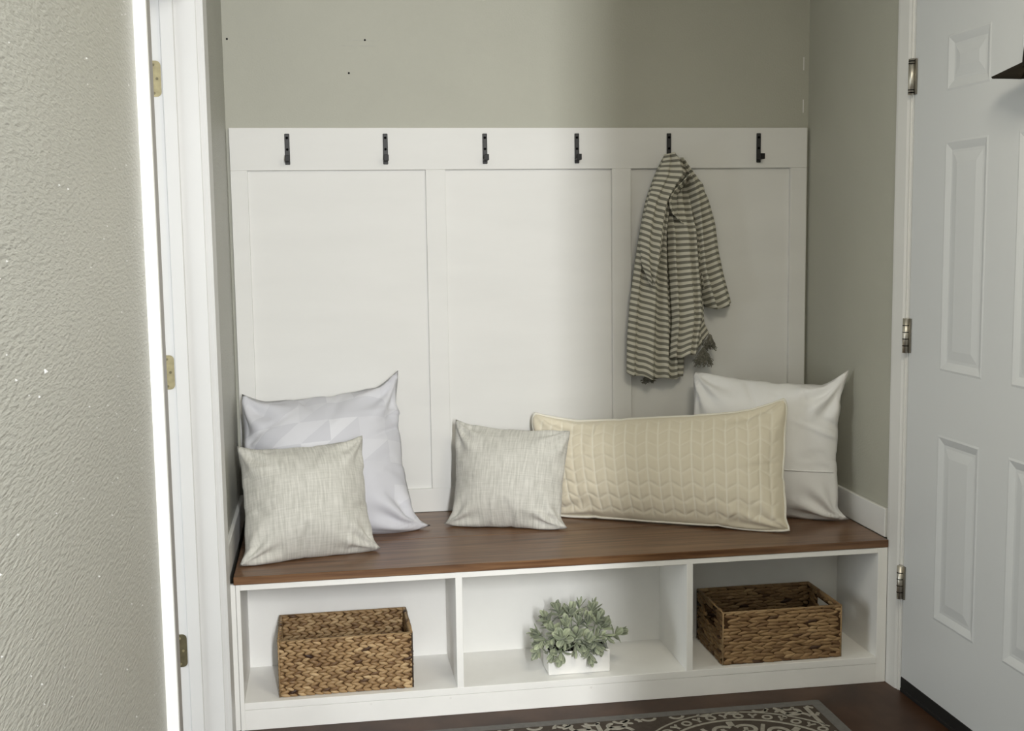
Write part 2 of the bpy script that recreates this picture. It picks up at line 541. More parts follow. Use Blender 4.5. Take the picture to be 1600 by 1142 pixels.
# ------------------------------------------------------------------ coat hooks
def make_hook():
    t = empty('coat_hook', (0, 0, 0))
    box('back_plate', (-0.008, -0.004, -0.050), (0.008, 0.0, 0.050), M_plate, t, 0.0015)
    bm = bmesh.new()
    add_box(bm, (-0.008, -0.040, -0.0400), (0.008, -0.003, -0.0350), 0.001)
    add_box(bm, (-0.008, -0.0435, -0.0400), (0.008, -0.0385, -0.0205), 0.001)
    from_bm('hook_arm', bm, M_black, t)
    for z in (0.036, -0.001):
        v, f = cyl((0, -0.0055, z), (0, -0.0035, z), 0.0042, 12)
        from_py('screw', v, f, M_screw, t, False)
    return t


hook0 = make_hook()
hk = ['black metal coat hook nearest the left door frame, first of the row of six',
      'black metal coat hook second from the left door frame on the white rail',
      'black metal coat hook third from the left door frame, over the middle panel',
      'black metal coat hook between the third hook and the towel hook',
      'black metal coat hook the striped towel hangs from',
      'empty black metal coat hook on the entry door side of the hanging towel']
for i, x in enumerate((-0.8005, -0.482, -0.151, 0.163, 0.485, 0.8065)):
    if i == 0:
        h = hook0
    else:
        h = hook0.copy()
        COL.objects.link(h)
        for ch in list(hook0.children):
            c = ch.copy()
            COL.objects.link(c)
            c.parent = h
    h.location = (x, 0.0, 1.678)
    tag(h, hk[i], 'coat hook', 'black coat hooks on the top rail')


# ------------------------------------------------------------------ pillows (inflated by a short cloth simulation, then posed)
def inflate(nx, ny, w, h, pressure, frames=26, seed=1, shrink=0.0):
    rr = np.random.RandomState(seed)
    V, idx = [], np.full((2, ny + 1, nx + 1), -1, int)
    for s in (0, 1):
        for j in range(ny + 1):
            for i in range(nx + 1):
                edge = i in (0, nx) or j in (0, ny)
                if s == 1 and edge:
                    idx[1, j, i] = idx[0, j, i]
                    continue
                idx[s, j, i] = len(V)
                z = 0.0 if edge else (0.004 if s == 0 else -0.004) + rr.uniform(-0.0015, 0.0015)
                V.append((w * (i / nx - 0.5), h * (j / ny - 0.5), z))
    F = []
    for s in (0, 1):
        for j in range(ny):
            for i in range(nx):
                q = (idx[s, j, i], idx[s, j, i + 1], idx[s, j + 1, i + 1], idx[s, j + 1, i])
                F.append(tuple(int(k) for k in (q if s == 0 else q[::-1])))
    me = bpy.data.meshes.new('tmp_cloth')
    me.from_pydata(V, [], F)
    me.update()
    o = bpy.data.objects.new('tmp_cloth', me)
    COL.objects.link(o)
    md = o.modifiers.new('cloth', 'CLOTH')
    st = md.settings
    st.quality = 6
    st.mass = 0.2
    st.air_damping = 4
    st.tension_stiffness = 25
    st.compression_stiffness = 25
    st.shear_stiffness = 12
    st.bending_stiffness = 0.25
    st.tension_damping = st.compression_damping = st.shear_damping = 10
    st.use_pressure = True
    st.uniform_pressure_force = pressure
    st.shrink_min = shrink
    st.effector_weights.gravity = 0.0
    md.collision_settings.use_collision = False
    md.collision_settings.use_self_collision = False
    md.point_cache.frame_start = 1
    md.point_cache.frame_end = frames + 2
    S.frame_start, S.frame_end = 1, frames + 2
    for fr in range(1, frames + 1):
        S.frame_set(fr)
    dg = C.evaluated_depsgraph_get()
    ev = o.evaluated_get(dg).to_mesh()
    co = np.zeros(len(ev.vertices) * 3)
    ev.vertices.foreach_get('co', co)
    co = co.reshape(-1, 3)
    G = co[idx]                       # 2, ny+1, nx+1, 3
    bpy.data.objects.remove(o)
    bpy.data.meshes.remove(me)
    S.frame_set(1)
    return G


def upsample(G, k):
    """bilinear refinement of grid (.., n, m, 3) followed by smoothing"""
    def lin(A, ax):
        n = A.shape[ax]
        t = np.linspace(0, n - 1, (n - 1) * k + 1)
        i0 = np.minimum(t.astype(int), n - 2)
        w = t - i0
        sh = [1] * A.ndim
        sh[ax] = len(t)
        w = w.reshape(sh)
        return np.take(A, i0, ax) * (1 - w) + np.take(A, i0 + 1, ax) * w
    B = lin(lin(G, 1), 2)
    for _ in range(k):
        Bp = B.copy()
        B[:, 1:-1, 1:-1] = 0.5 * Bp[:, 1:-1, 1:-1] + 0.125 * (Bp[:, :-2, 1:-1] + Bp[:, 2:, 1:-1] + Bp[:, 1:-1, :-2] + Bp[:, 1:-1, 2:])
    return B


def pose(G, BL, BR, TR, TL, thick, clamp, bulge=0.0, full=0.7, rnd_p=16, sag=0.0, ears=(), puff=0.0):
    """map the flat-frame pillow grid onto four world corners"""
    c = np.array([G[0, 0, 0], G[0, 0, -1], G[0, -1, -1], G[0, -1, 0]])[:, :2]
    x0, x1 = (c[0, 0] + c[3, 0]) / 2, (c[1, 0] + c[2, 0]) / 2
    y0, y1 = (c[0, 1] + c[1, 1]) / 2, (c[2, 1] + c[3, 1]) / 2
    u = (G[..., 0] - x0) / (x1 - x0)
    v = (G[..., 1] - y0) / (y1 - y0)
    BL, BR, TR, TL = (np.array(p, float) for p in (BL, BR, TR, TL))
    n = np.cross(BR - BL, TL - BL) + np.cross(TR - TL, TR - BR)
    n /= np.linalg.norm(n)            # towards the viewer
    gv, gu = np.meshgrid(np.linspace(-1, 1, G.shape[1]), np.linspace(-1, 1, G.shape[2]), indexing='ij')
    rmax = np.maximum(np.maximum(np.abs(gu), np.abs(gv)), 1e-6)
    sq = 1.0 / (np.abs(gu / rmax) ** rnd_p + np.abs(gv / rmax) ** rnd_p) ** (1.0 / rnd_p)
    sq = np.where(rmax < 0.05, 1.0, 1 + (sq - 1) * rmax ** 4)
    u = u * (1 - full) + full * (0.5 + 0.5 * gu * sq)[None]
    v = v * (1 - full) + full * (0.5 + 0.5 * gv * sq)[None]
    if puff:
        wob = 0.10 * np.sin(gu * 9 + 1.3) * np.cos(gv * 7 + 0.4) + 0.08 * np.sin(gu * 17 + gv * 15)
        e_u, e_v = (1 - np.abs(gv) ** 7)[None], (1 - np.abs(gu) ** 7)[None]
        u, v = 0.5 + (u - 0.5) * (1 + puff * e_u * (1 + wob)), 0.5 + (v - 0.5) * (1 + puff * e_v * (1 + wob))
    v = v - sag * (1 - np.abs(2 * u - 1) ** 7) * np.clip(v, 0, 1) ** 3
    U, W = u[..., None], v[..., None]
    P = (1 - U) * (1 - W) * BL + U * (1 - W) * BR + U * W * TR + (1 - U) * W * TL
    wz = G[..., 2:3]
    wm = np.abs(wz).max()
    P = P + n * (np.sign(wz) * wm * (np.abs(wz) / wm) ** 0.72 * thick)
    for (cu, cv, vec, rad) in ears:
        r = np.sqrt((0.5 + 0.5 * gu - cu) ** 2 + (0.5 + 0.5 * gv - cv) ** 2)
        P = P + (np.clip(1 - r / rad, 0, 1) ** 1.6)[None, ..., None] * np.array(vec)
    if bulge:
        P = P + n * (bulge * 16 * (u * (1 - u) * v * (1 - v)))[..., None]
    x_lo, x_hi, y_hi, z_lo = clamp
    P[..., 2] = np.maximum(P[..., 2], z_lo)
    P[..., 0] = np.clip(P[..., 0], x_lo, x_hi)
    P[..., 1] = np.minimum(P[..., 1], y_hi)
    return P


def grid_mesh(P, w, h):
    s, ny, nx, _ = P.shape
    V, UV, idx = [], [], np.zeros((2, ny, nx), int)
    for s in (0, 1):
        for j in range(ny):
            for i in range(nx):
                if s == 1 and (i in (0, nx - 1) or j in (0, ny - 1)):
                    idx[1, j, i] = idx[0, j, i]
                    continue
                idx[s, j, i] = len(V)
                V.append(P[s, j, i])
                UV.append((w * i / (nx - 1), h * j / (ny - 1)))
    F = []
    for s in (0, 1):
        for j in range(ny - 1):
            for i in range(nx - 1):
                q = (idx[s, j, i], idx[s, j, i + 1], idx[s, j + 1, i + 1], idx[s, j + 1, i])
                F.append(tuple(int(k) for k in (q if s == 0 else q[::-1])))
    return np.array(V), F, UV


def normals(P):
    a = np.gradient(P, axis=2)
    b = np.gradient(P, axis=1)
    n = np.cross(a, b)
    n /= np.linalg.norm(n, axis=-1, keepdims=True) + 1e-12
    n[1] *= -1
    return n


def border(P, step=1):
    s, ny, nx, _ = P.shape
    Q = P[0]
    L = [Q[0, i] for i in range(0, nx - 1, step)] + [Q[j, nx - 1] for j in range(0, ny - 1, step)]
    L += [Q[ny - 1, i] for i in range(nx - 1, 0, -step)] + [Q[j, 0] for j in range(ny - 1, 0, -step)]
    return L


def fabric_linen(name, c1, c2):
    m = bpy.data.materials.new(name)
    m.use_nodes = True
    nt = m.node_tree
    b = nt.nodes['Principled BSDF']
    b.inputs['Roughness'].default_value = 0.85
    b.inputs['Specular IOR Level'].default_value = 0.15
    b.inputs['Sheen Weight'].default_value = 0.2
    tc = nd(nt, 'ShaderNodeTexCoord')
    outs = []
    for sc in ((170, 16, 1), (16, 230, 1)):
        mp = nd(nt, 'ShaderNodeMapping')
        mp.inputs['Scale'].default_value = sc
        nt.links.new(tc.outputs['UV'], mp.inputs[0])
        n = nd(nt, 'ShaderNodeTexNoise')
        n.inputs['Scale'].default_value = 1.0
        n.inputs['Detail'].default_value = 3
        nt.links.new(mp.outputs[0], n.inputs['Vector'])
        outs.append(n.outputs['Fac'])
    a = nd(nt, 'ShaderNodeMath', operation='MULTIPLY_ADD')
    nt.links.new(outs[0], a.inputs[0])
    a.inputs[1].default_value = 0.68
    k = nd(nt, 'ShaderNodeMath', operation='MULTIPLY')
    nt.links.new(outs[1], k.inputs[0])
    k.inputs[1].default_value = 0.32
    nt.links.new(k.outputs[0], a.inputs[2])
    r = nd(nt, 'ShaderNodeValToRGB')
    r.color_ramp.elements[0].position = 0.34
    r.color_ramp.elements[1].position = 0.66
    r.color_ramp.elements[0].color = (*c1, 1)
    r.color_ramp.elements[1].color = (*c2, 1)
    nt.links.new(a.outputs[0], r.inputs[0])
    nt.links.new(r.outputs[0], b.inputs['Base Color'])
    p = nd(nt, 'ShaderNodeBump')
    p.inputs['Strength'].default_value = 0.35
    p.inputs['Distance'].default_value = 0.0012
    nt.links.new(a.outputs[0], p.inputs['Height'])
    nt.links.new(p.outputs[0], b.inputs['Normal'])
    return m


def fabric_triangles(name, c1, c2, cell):
    """white cotton with a faint printed pattern of triangles"""
    m = bpy.data.materials.new(name)
    m.use_nodes = True
    nt = m.node_tree
    b = nt.nodes['Principled BSDF']
    b.inputs['Roughness'].default_value = 0.6
    b.inputs['Specular IOR Level'].default_value = 0.25
    tc = nd(nt, 'ShaderNodeTexCoord')
    mp = nd(nt, 'ShaderNodeMapping')
    mp.inputs['Scale'].default_value = (1 / cell, 1 / (cell * 0.75), 1)
    nt.links.new(tc.outputs['UV'], mp.inputs[0])
    sx = nd(nt, 'ShaderNodeSeparateXYZ')
    nt.links.new(mp.outputs[0], sx.inputs[0])

    def mth(op, a, bb=None):
        n = nd(nt, 'ShaderNodeMath', operation=op)
        for i, q in enumerate((a, bb)):
            if q is None:
                continue
            if isinstance(q, (int, float)):
                n.inputs[i].default_value = q
            else:
                nt.links.new(q, n.inputs[i])
        return n.outputs[0]
    fx, fy = mth('FRACT', sx.outputs[0]), mth('FRACT', sx.outputs[1])
    side = mth('GREATER_THAN', fx, fy)
    ix, iy = mth('FLOOR', sx.outputs[0]), mth('FLOOR', sx.outputs[1])
    cb = nd(nt, 'ShaderNodeCombineXYZ')
    nt.links.new(ix, cb.inputs[0])
    nt.links.new(iy, cb.inputs[1])
    nt.links.new(side, cb.inputs[2])
    wn = nd(nt, 'ShaderNodeTexWhiteNoise', noise_dimensions='3D')
    nt.links.new(cb.outputs[0], wn.inputs['Vector'])
    r = nd(nt, 'ShaderNodeValToRGB')
    r.color_ramp.elements[0].color = (*c1, 1)
    r.color_ramp.elements[1].color = (*c2, 1)
    r.color_ramp.elements[0].position = 0.45
    r.color_ramp.elements[1].position = 0.95
    nt.links.new(wn.outputs['Value'], r.inputs[0])
    nt.links.new(r.outputs[0], b.inputs['Base Color'])
    return m


def fabric_quilt(name, c1, c2):
    """cream cloth with paler stitch lines in columns of chevrons; u,v in metres"""
    m = bpy.data.materials.new(name)
    m.use_nodes = True
    nt = m.node_tree
    b = nt.nodes['Principled BSDF']
    b.inputs['Roughness'].default_value = 0.75
    b.inputs['Sheen Weight'].default_value = 0.25
    b.inputs['Specular IOR Level'].default_value = 0.2
    at = nd(nt, 'ShaderNodeAttribute', attribute_name='tint')
    mx = nd(nt, 'ShaderNodeMix', data_type='RGBA')
    mx.inputs[6].default_value = (*c1, 1)
    mx.inputs[7].default_value = (*c2, 1)
    nt.links.new(at.outputs['Fac'], mx.inputs[0])
    nt.links.new(mx.outputs[2], b.inputs['Base Color'])
    tc = nd(nt, 'ShaderNodeTexCoord')
    n = nd(nt, 'ShaderNodeTexNoise')
    n.inputs['Scale'].default_value = 500
    nt.links.new(tc.outputs['Object'], n.inputs['Vector'])
    p = nd(nt, 'ShaderNodeBump')
    p.inputs['Strength'].default_value = 0.2
    p.inputs['Distance'].default_value = 0.0008
    nt.links.new(n.outputs['Fac'], p.inputs['Height'])
    nt.links.new(p.outputs[0], b.inputs['Normal'])
    return m


M_linen = fabric_linen('natural_linen', (0.49, 0.485, 0.44), (0.70, 0.69, 0.64))
M_tri = fabric_triangles('white_triangle_cotton', (0.615, 0.62, 0.665), (0.72, 0.725, 0.765), 0.10)
M_whitefab = mat('white_cotton', (0.87, 0.87, 0.865), 0.65, 0.2, var=0.03, vscale=5, bump=0.1, bscale=300)
M_quilt = fabric_quilt('cream_quilted_velvet', (0.73, 0.67, 0.53), (0.85, 0.81, 0.69))
M_cream = mat('cream_piping', (0.78, 0.755, 0.67), 0.7, 0.2, bump=0.15, bscale=400)

ZT_SEAT = 0.4504
Gsq = inflate(40, 40, 1.0, 1.0, 9.0, seed=3)
Glum = inflate(56, 28, 2.0, 1.0, 9.0, seed=5)


def crease(P, N, u, v, seeds, amp):
    """small radiating gathers near the corners and along seams"""
    D = np.zeros(P.shape[:3])
    rr = np.random.RandomState(seeds)
    for (cu, cv) in ((0, 0), (1, 0), (1, 1), (0, 1)):
        du, dv = np.abs(u - cu), np.abs(v - cv)
        r = np.sqrt(du ** 2 + dv ** 2)
        a = np.arctan2(dv, du + 1e-6)
        D += amp * np.sin(a * rr.uniform(9, 13) + rr.uniform(0, 6) + 4 * r) * np.exp(-((r - 0.16) / 0.13) ** 2)
    for k in range(10):
        # short soft pulls running inward from a seam
        side = rr.randint(4)
        t = rr.uniform(0.12, 0.88)
        wdt = rr.uniform(0.012, 0.03)
        ln = rr.uniform(0.1, 0.28)
        sk = rr.uniform(-0.5, 0.5)
        a, d = ((v, u), (v, 1 - u), (u, v), (u, 1 - v))[side]
        q = (a - t - sk * d) / wdt
        D += amp * rr.choice([-1, 1]) * rr.uniform(0.5, 1.1) * np.exp(-q ** 2) * np.exp(-(d / ln) ** 2) * np.clip(d / 0.03, 0, 1)
    D[:, 0, :] = D[:, -1, :] = 0
    D[:, :, 0] = D[:, :, -1] = 0
    return P + N * D[..., None]


def make_pillow(name, G, k, corners, thick, clamp, w, h, m, label, group, seed, amp=0.004, quilt=False, bulge=0.0, flip=False, full=0.7, rnd_p=16, sag=0.0, ears=(), puff=0.0):
    t = thing(name, label, 'pillow', tuple(np.mean(np.array(corners[:2]), axis=0)[:2]) + (0.45,), group)
    Gu = upsample(G, k)
    if flip:
        Gu = Gu[:, :, ::-1].copy()
        Gu[..., 0] *= -1
    P = pose(Gu, *corners, thick, (-9, 9, 9, -9), bulge, full, rnd_p, sag, ears, puff)
    s, ny, nx, _ = P.shape
    v, u = np.meshgrid(np.linspace(0, 1, ny), np.linspace(0, 1, nx), indexing='ij')
    u = np.broadcast_to(u, P.shape[:3])
    v = np.broadcast_to(v, P.shape[:3])
    P = crease(P, normals(P), u, v, seed, amp)
    tint = None
    if quilt:
        cw, chv = 0.0345, 0.046
        U = u * w / cw
        lx = np.abs(U - np.round(U)) * cw
        tri = np.abs((U % 2) - 1)
        Vv = (v * h + tri * 0.020) / chv
        ly = np.abs(Vv - np.round(Vv)) * chv * 0.85
        d = np.minimum(lx, ly)
        marg = np.minimum(np.minimum(u, 1 - u) * w, np.minimum(v, 1 - v) * h)
        fade = np.clip((marg - 0.012) / 0.02, 0, 1)
        relief = 0.0035 * (np.clip(d / 0.009, 0, 1) ** 0.6 - 1) * fade
        P = P + normals(P) * relief[..., None]
        line = np.maximum(np.exp(-(lx / 0.0021) ** 2), 0.5 * np.exp(-(ly / 0.0021) ** 2)) * fade
        tint = np.clip(line, 0, 1)
    x_lo, x_hi, y_hi, z_lo = clamp
    P[..., 2] = np.maximum(P[..., 2], z_lo)
    P[..., 0] = np.clip(P[..., 0], x_lo, x_hi)
    P[..., 1] = np.minimum(P[..., 1], y_hi)
    V, F, UV = grid_mesh(P, w, h)
    tt = None
    if tint is not None:
        T = np.repeat(tint[..., None], 3, -1)
        tt = grid_mesh(T, w, h)[0][:, 0]
    from_py('cover', V, F, m, t, True, UV, tt)
    return t, P


pA, PA = make_pillow('throw_pillow', Gsq, 2,
                     [(-0.955, -0.285, 0.458), (-0.437, -0.262, 0.453), (-0.482, -0.060, 0.893), (-0.962, -0.095, 0.852)],
                     0.44, (-0.9825, 9, -0.002, ZT_SEAT), 0.56, 0.5, M_tri,
                     'large white triangle-patterned pillow behind the linen one beside the left door frame', 'pillows on the bench', 11, 0.010,
                     full=0.8, rnd_p=22, puff=0.045,
                     ears=((1, 0, (0.066, 0.036, 0), 0.13), (1, 1, (0.026, 0.004, 0.062), 0.12), (0, 1, (-0.012, 0, 0.044), 0.15)))
pB, PB = make_pillow('throw_pillow', Gsq, 2,
                     [(-0.942, -0.560, 0.453), (-0.578, -0.470, 0.453), (-0.604, -0.365, 0.768), (-0.958, -0.380, 0.752)],
                     0.40, (-0.9825, 9, -0.002, ZT_SEAT), 0.42, 0.36, M_linen,
                     'small natural linen pillow at the front of the left bench end', 'pillows on the bench', 23, 0.006,
                     full=0.84, rnd_p=18, puff=0.035,
                     ears=((0, 0, (-0.026, -0.015, 0), 0.14), (1, 0, (0.032, 0.0, 0), 0.15), (1, 1, (0.014, 0, 0.024), 0.14), (0, 1, (-0.018, 0, 0.024), 0.14)))
pC, PC = make_pillow('throw_pillow', Gsq, 2,
                     [(-0.306, -0.218, 0.453), (0.021, -0.340, 0.453), (0.076, -0.238, 0.746), (-0.272, -0.100, 0.763)],
                     0.33, (-9, 9, -0.002, ZT_SEAT), 0.42, 0.36, M_linen,
                     'small natural linen pillow leaning on the quilted lumbar pillow', 'pillows on the bench', 31, 0.006, flip=True,
                     full=0.84, rnd_p=18, puff=0.03,
                     ears=((0, 0, (-0.034, 0.010, 0), 0.14), (1, 0, (0.032, -0.008, 0), 0.15), (0, 1, (-0.010, 0, 0.026), 0.15), (1, 1, (0.012, 0, 0.010), 0.15)))
pD, PD = make_pillow('lumbar_pillow', Glum, 4,
                     [(0.025, -0.150, 0.453), (0.700, -0.535, 0.453), (0.748, -0.400, 0.838), (-0.005, -0.050, 0.766)],
                     0.25, (-9, 9, -0.002, ZT_SEAT), 0.80, 0.38, M_quilt,
                     'long cream quilted lumbar pillow with chevron stitching', 'pillows on the bench', 43, 0.004, quilt=True,
                     full=0.8, rnd_p=12, sag=0.035, puff=0.02,
                     ears=((1, 0, (0.030, -0.012, 0), 0.13), (1, 1, (0.022, 0, 0.030), 0.2), (0, 1, (-0.014, 0, 0.030), 0.22)))
v, f = tube([p for p in border(PD, 3)], 0.0045, 6, True)
v = [(a, min(b, -0.002), max(c, ZT_SEAT + 0.0)) for a, b, c in v]
pp = from_py('piping', v, f, M_cream, pD, True)
pp['label'] = 'pale cream corded edge'
pE, PE = make_pillow('throw_pillow', Gsq, 2,
                     [(0.510, -0.200, 0.453), (0.928, -0.420, 0.453), (0.942, -0.385, 0.885), (0.556, -0.080, 0.905)],
                     0.33, (-9, 0.9815, -0.002, ZT_SEAT), 0.52, 0.5, M_whitefab,
                     'large plain white pillow standing in the right corner behind the lumbar pillow', 'pillows on the bench', 57, 0.010,
                     full=0.82, rnd_p=22, puff=0.03,
                     ears=((1, 0, (0.044, -0.018, 0), 0.11), (1, 1, (0.038, -0.008, 0.064), 0.12), (0, 1, (-0.008, 0, 0.014), 0.15)))
# overlap seam of the cover's envelope back on the right white pillow
row = int(PE.shape[1] * 0.36)
NE = normals(PE)
pts = [PE[0, row, i] + NE[0, row, i] * 0.001 for i in range(2, PE.shape[2] - 2)]
v, f = tube(pts, 0.0028, 6)
sm_ = from_py('flap_seam', v, f, M_whitefab, pE, True)

# ------------------------------------------------------------------ striped towel on the fifth hook
M_towel = bpy.data.materials.new('striped_cotton')
M_towel.use_nodes = True
nt = M_towel.node_tree
b = nt.nodes['Principled BSDF']
b.inputs['Roughness'].default_value = 0.9
b.inputs['Specular IOR Level'].default_value = 0.1
tc = nd(nt, 'ShaderNodeTexCoord')
sx = nd(nt, 'ShaderNodeSeparateXYZ')
nt.links.new(tc.outputs['UV'], sx.inputs[0])
mm = nd(nt, 'ShaderNodeMath', operation='MULTIPLY')
mm.inputs[1].default_value = 2 * PI / 0.0205
nt.links.new(sx.outputs[1], mm.inputs[0])
sn = nd(nt, 'ShaderNodeMath', operation='SINE')
nt.links.new(mm.outputs[0], sn.inputs[0])
rp = nd(nt, 'ShaderNodeValToRGB')
rp.color_ramp.elements[0].position = 0.42
rp.color_ramp.elements[1].position = 0.58
rp.color_ramp.elements[0].color = (0.21, 0.205, 0.17, 1)
rp.color_ramp.elements[1].color = (0.62, 0.60, 0.51, 1)
ma = nd(nt, 'ShaderNodeMath', operation='MULTIPLY_ADD')
nt.links.new(sn.outputs[0], ma.inputs[0])
ma.inputs[1].default_value = 0.5
ma.inputs[2].default_value = 0.5
nt.links.new(ma.outputs[0], rp.inputs[0])
nt.links.new(rp.outputs[0], b.inputs['Base Color'])
nz = nd(nt, 'ShaderNodeTexNoise')
nz.inputs['Scale'].default_value = 350
nt.links.new(tc.outputs['Object'], nz.inputs['Vector'])
bp = nd(nt, 'ShaderNodeBump')
bp.inputs['Strength'].default_value = 0.3
bp.inputs['Distance'].default_value = 0.001
nt.links.new(nz.outputs['Fac'], bp.inputs['Height'])
nt.links.new(bp.outputs[0], b.inputs['Normal'])
M_tassel = mat('grey_yarn', (0.30, 0.29, 0.24), 0.9, 0.1, var=0.5, vscale=120)


def resample(poly, n):
    p = np.array(poly, float)
    d = np.r_[0, np.cumsum(np.linalg.norm(np.diff(p, axis=0), axis=1))]
    t = np.linspace(0, d[-1], n)
    # Catmull-like smoothing: linear then blur
    q = np.stack([np.interp(t, d, p[:, k]) for k in range(p.shape[1])], 1)
    for _ in range(3):
        q[1:-1] = 0.5 * q[1:-1] + 0.25 * (q[:-2] + q[2:])
    return q


def sheet(name, left, right, folds, base, parent, nv=70, nu=48, fan=1.25, hem=None, v0=0.0, tilt=0.0, thick=0.0016):
    """hanging cloth between two outline polylines (x,z); folds = list of (s_top, s_bottom, amp, width): ridges towards the room
    base(t,s) = depth of the sheet from the wall"""
    Lp, Rp = resample(left, nv), resample(right, nv)
    V, UV = [], []
    arc = 0.0
    for j in range(nv):
        t = j / (nv - 1)
        if j:
            arc += 0.5 * (np.linalg.norm(Lp[j] - Lp[j - 1]) + np.linalg.norm(Rp[j] - Rp[j - 1]))
        for i in range(nu):
            s = i / (nu - 1)
            x = Lp[j, 0] * (1 - s) + Rp[j, 0] * s
            z = Lp[j, 1] * (1 - s) + Rp[j, 1] * s
            d = base(t, s)
            for (st, sb, am, wd_) in folds:
                c = st + (sb - st) * t
                q = (s - c) / wd_
                # steep on one side, gentle on the other: a lapped fold
                if q < 0:
                    d += 1.9 * am * math.exp(-(q * 1.0) ** 2)
                else:
                    d += 1.9 * am * math.exp(-(q * 6.0) ** 2)
            if hem:
                z += hem(s) * t ** 6
            sag = 0.0
            for (st, sb, am, wd_) in folds:
                c = st + (sb - st) * t
                w_ = (s - c) / wd_
                sag += 0.9 * am * math.exp(-(w_ if w_ < 0 else 3 * w_) ** 2)
                sag += (0.35 * am if w_ > 0.12 else 0.0)
            V.append((x, -max(d, 0.004), z))
            UV.append((s * 0.3, v0 + arc + sag * t - tilt * (s - 0.5) * min(1, t * 3)))
    F = []
    for j in range(nv - 1):
        for i in range(nu - 1):
            F.append((j * nu + i, (j + 1) * nu + i, (j + 1) * nu + i + 1, j * nu + i + 1))
    o = from_py(name, V, F, M_towel, parent, True, UV)
    md = o.modifiers.new('thickness', 'SOLIDIFY')
    md.thickness = thick
    md.offset = 0
    return o


L1 = [(0.455, 1.645), (0.423, 1.582), (0.392, 1.497), (0.371, 1.389), (0.351, 1.269), (0.335, 1.149), (0.325, 1.028), (0.323, 0.913)]
L2 = [(0.486, 1.644), (0.500, 1.582), (0.491, 1.496), (0.482, 1.387), (0.491, 1.267), (0.505, 1.145), (0.517, 1.023), (0.522, 0.892)]
C1 = [(0.492, 1.581), (0.470, 1.506), (0.463, 1.42), (0.465, 1.311), (0.472, 1.202), (0.479, 1.092), (0.470, 0.967)]
C2 = [(0.537, 1.581), (0.553, 1.505), (0.565, 1.418), (0.576, 1.31), (0.588, 1.2), (0.594, 1.111), (0.575, 0.984)]
R1 = [(0.504, 1.636), (0.535, 1.549), (0.545, 1.462), (0.553, 1.353), (0.560, 1.265), (0.585, 1.188), (0.608, 1.132)]
R2 = [(0.518, 1.644), (0.577, 1.581), (0.618, 1.505), (0.644, 1.418), (0.656, 1.33), (0.677, 1.241), (0.705, 1.146)]
T1 = [(0.449, 1.652), (0.441, 1.624), (0.425, 1.592), (0.407, 1.549), (0.390, 1.496), (0.376, 1.432), (0.362, 1.36), (0.366, 1.29), (0.395, 1.215)]
T2 = [(0.483, 1.660), (0.510, 1.632), (0.532, 1.591), (0.497, 1.549), (0.465, 1.502), (0.452, 1.442), (0.442, 1.36), (0.428, 1.285), (0.402, 1.212)]
towel = thing('towel', 'grey and cream striped towel with tassels hanging from the fifth hook', 'towel', (0.5, -0.03, 1.65))
sheet('cloth_fold', L1, L2, [(0.15, 0.10, 0.012, 0.2), (0.55, 0.42, 0.022, 0.30), (0.8, 0.72, 0.018, 0.16), (0.98, 0.9, 0.014, 0.10)],
      lambda t, s: 0.020 + 0.018 * math.sin(PI * s) ** 0.5 * (1 - 0.3 * t), towel, tilt=0.055, hem=lambda s: -0.012 * math.sin(PI * s) - 0.004 * math.sin(17 * s))
sheet('cloth_fold', C1, C2, [(0.18, 0.15, 0.014, 0.15), (0.60, 0.58, 0.016, 0.30), (0.93, 0.80, 0.016, 0.16)],
      lambda t, s: 0.008 + (0.036 + 0.022 * math.sin(PI * s) ** 0.5) * min(1, max(0, (t - 0.06) / 0.26)) ** 1.5, towel, tilt=0.012, hem=lambda s: -0.006 + 0.003 * math.sin(14 * s))
# lower strip that shows under the central fold, towards the tassel
sheet('cloth_fold', [(0.560, 1.20), (0.566, 1.08), (0.575, 0.985)], [(0.600, 1.20), (0.603, 1.08), (0.622, 1.04)], [(0.5, 0.4, 0.008, 0.3)],
      lambda t, s: 0.030, towel, nv=24, nu=14, v0=0.006)
sheet('cloth_fold', [(0.478, 1.02), (0.480, 0.94), (0.482, 0.890)], [(0.535, 1.02), (0.530, 0.94), (0.528, 0.893)], [(0.5, 0.5, 0.006, 0.4)],
      lambda t, s: 0.032, towel, nv=20, nu=14, v0=0.012)
sheet('cloth_fold', R1, R2, [(0.35, 0.30, 0.020, 0.22), (0.72, 0.80, 0.014, 0.35)],
      lambda t, s: 0.016 + 0.020 * math.sin(PI * s) ** 0.5 + 0.012 * (1 - t), towel, hem=lambda s: -0.012 * math.sin(PI * s))
sheet('cloth_fold', T1, T2, [(0.3, 0.3, 0.008, 0.3), (0.75, 0.8, 0.014, 0.25)],
      lambda t, s: 0.044 + 0.038 * math.sin(PI * min(1, s * 0.75 + 0.1)) ** 0.6 + 0.012 * t, towel, nv=70, nu=32, v0=0.004, tilt=0.06)
# turned-out collar around the hollow below the hook
K1 = [(0.529, 1.588), (0.494, 1.553), (0.465, 1.518), (0.457, 1.490), (0.470, 1.455), (0.512, 1.418)]
K2 = [(0.541, 1.572), (0.520, 1.546), (0.500, 1.520), (0.500, 1.500), (0.508, 1.475), (0.520, 1.424)]
sheet('collar_fold', K1, K2, [(0.2, 0.2, 0.008, 0.3)], lambda t, s: 0.092 - 0.035 * s - 0.02 * t, towel, nv=40, nu=10, v0=0.003)
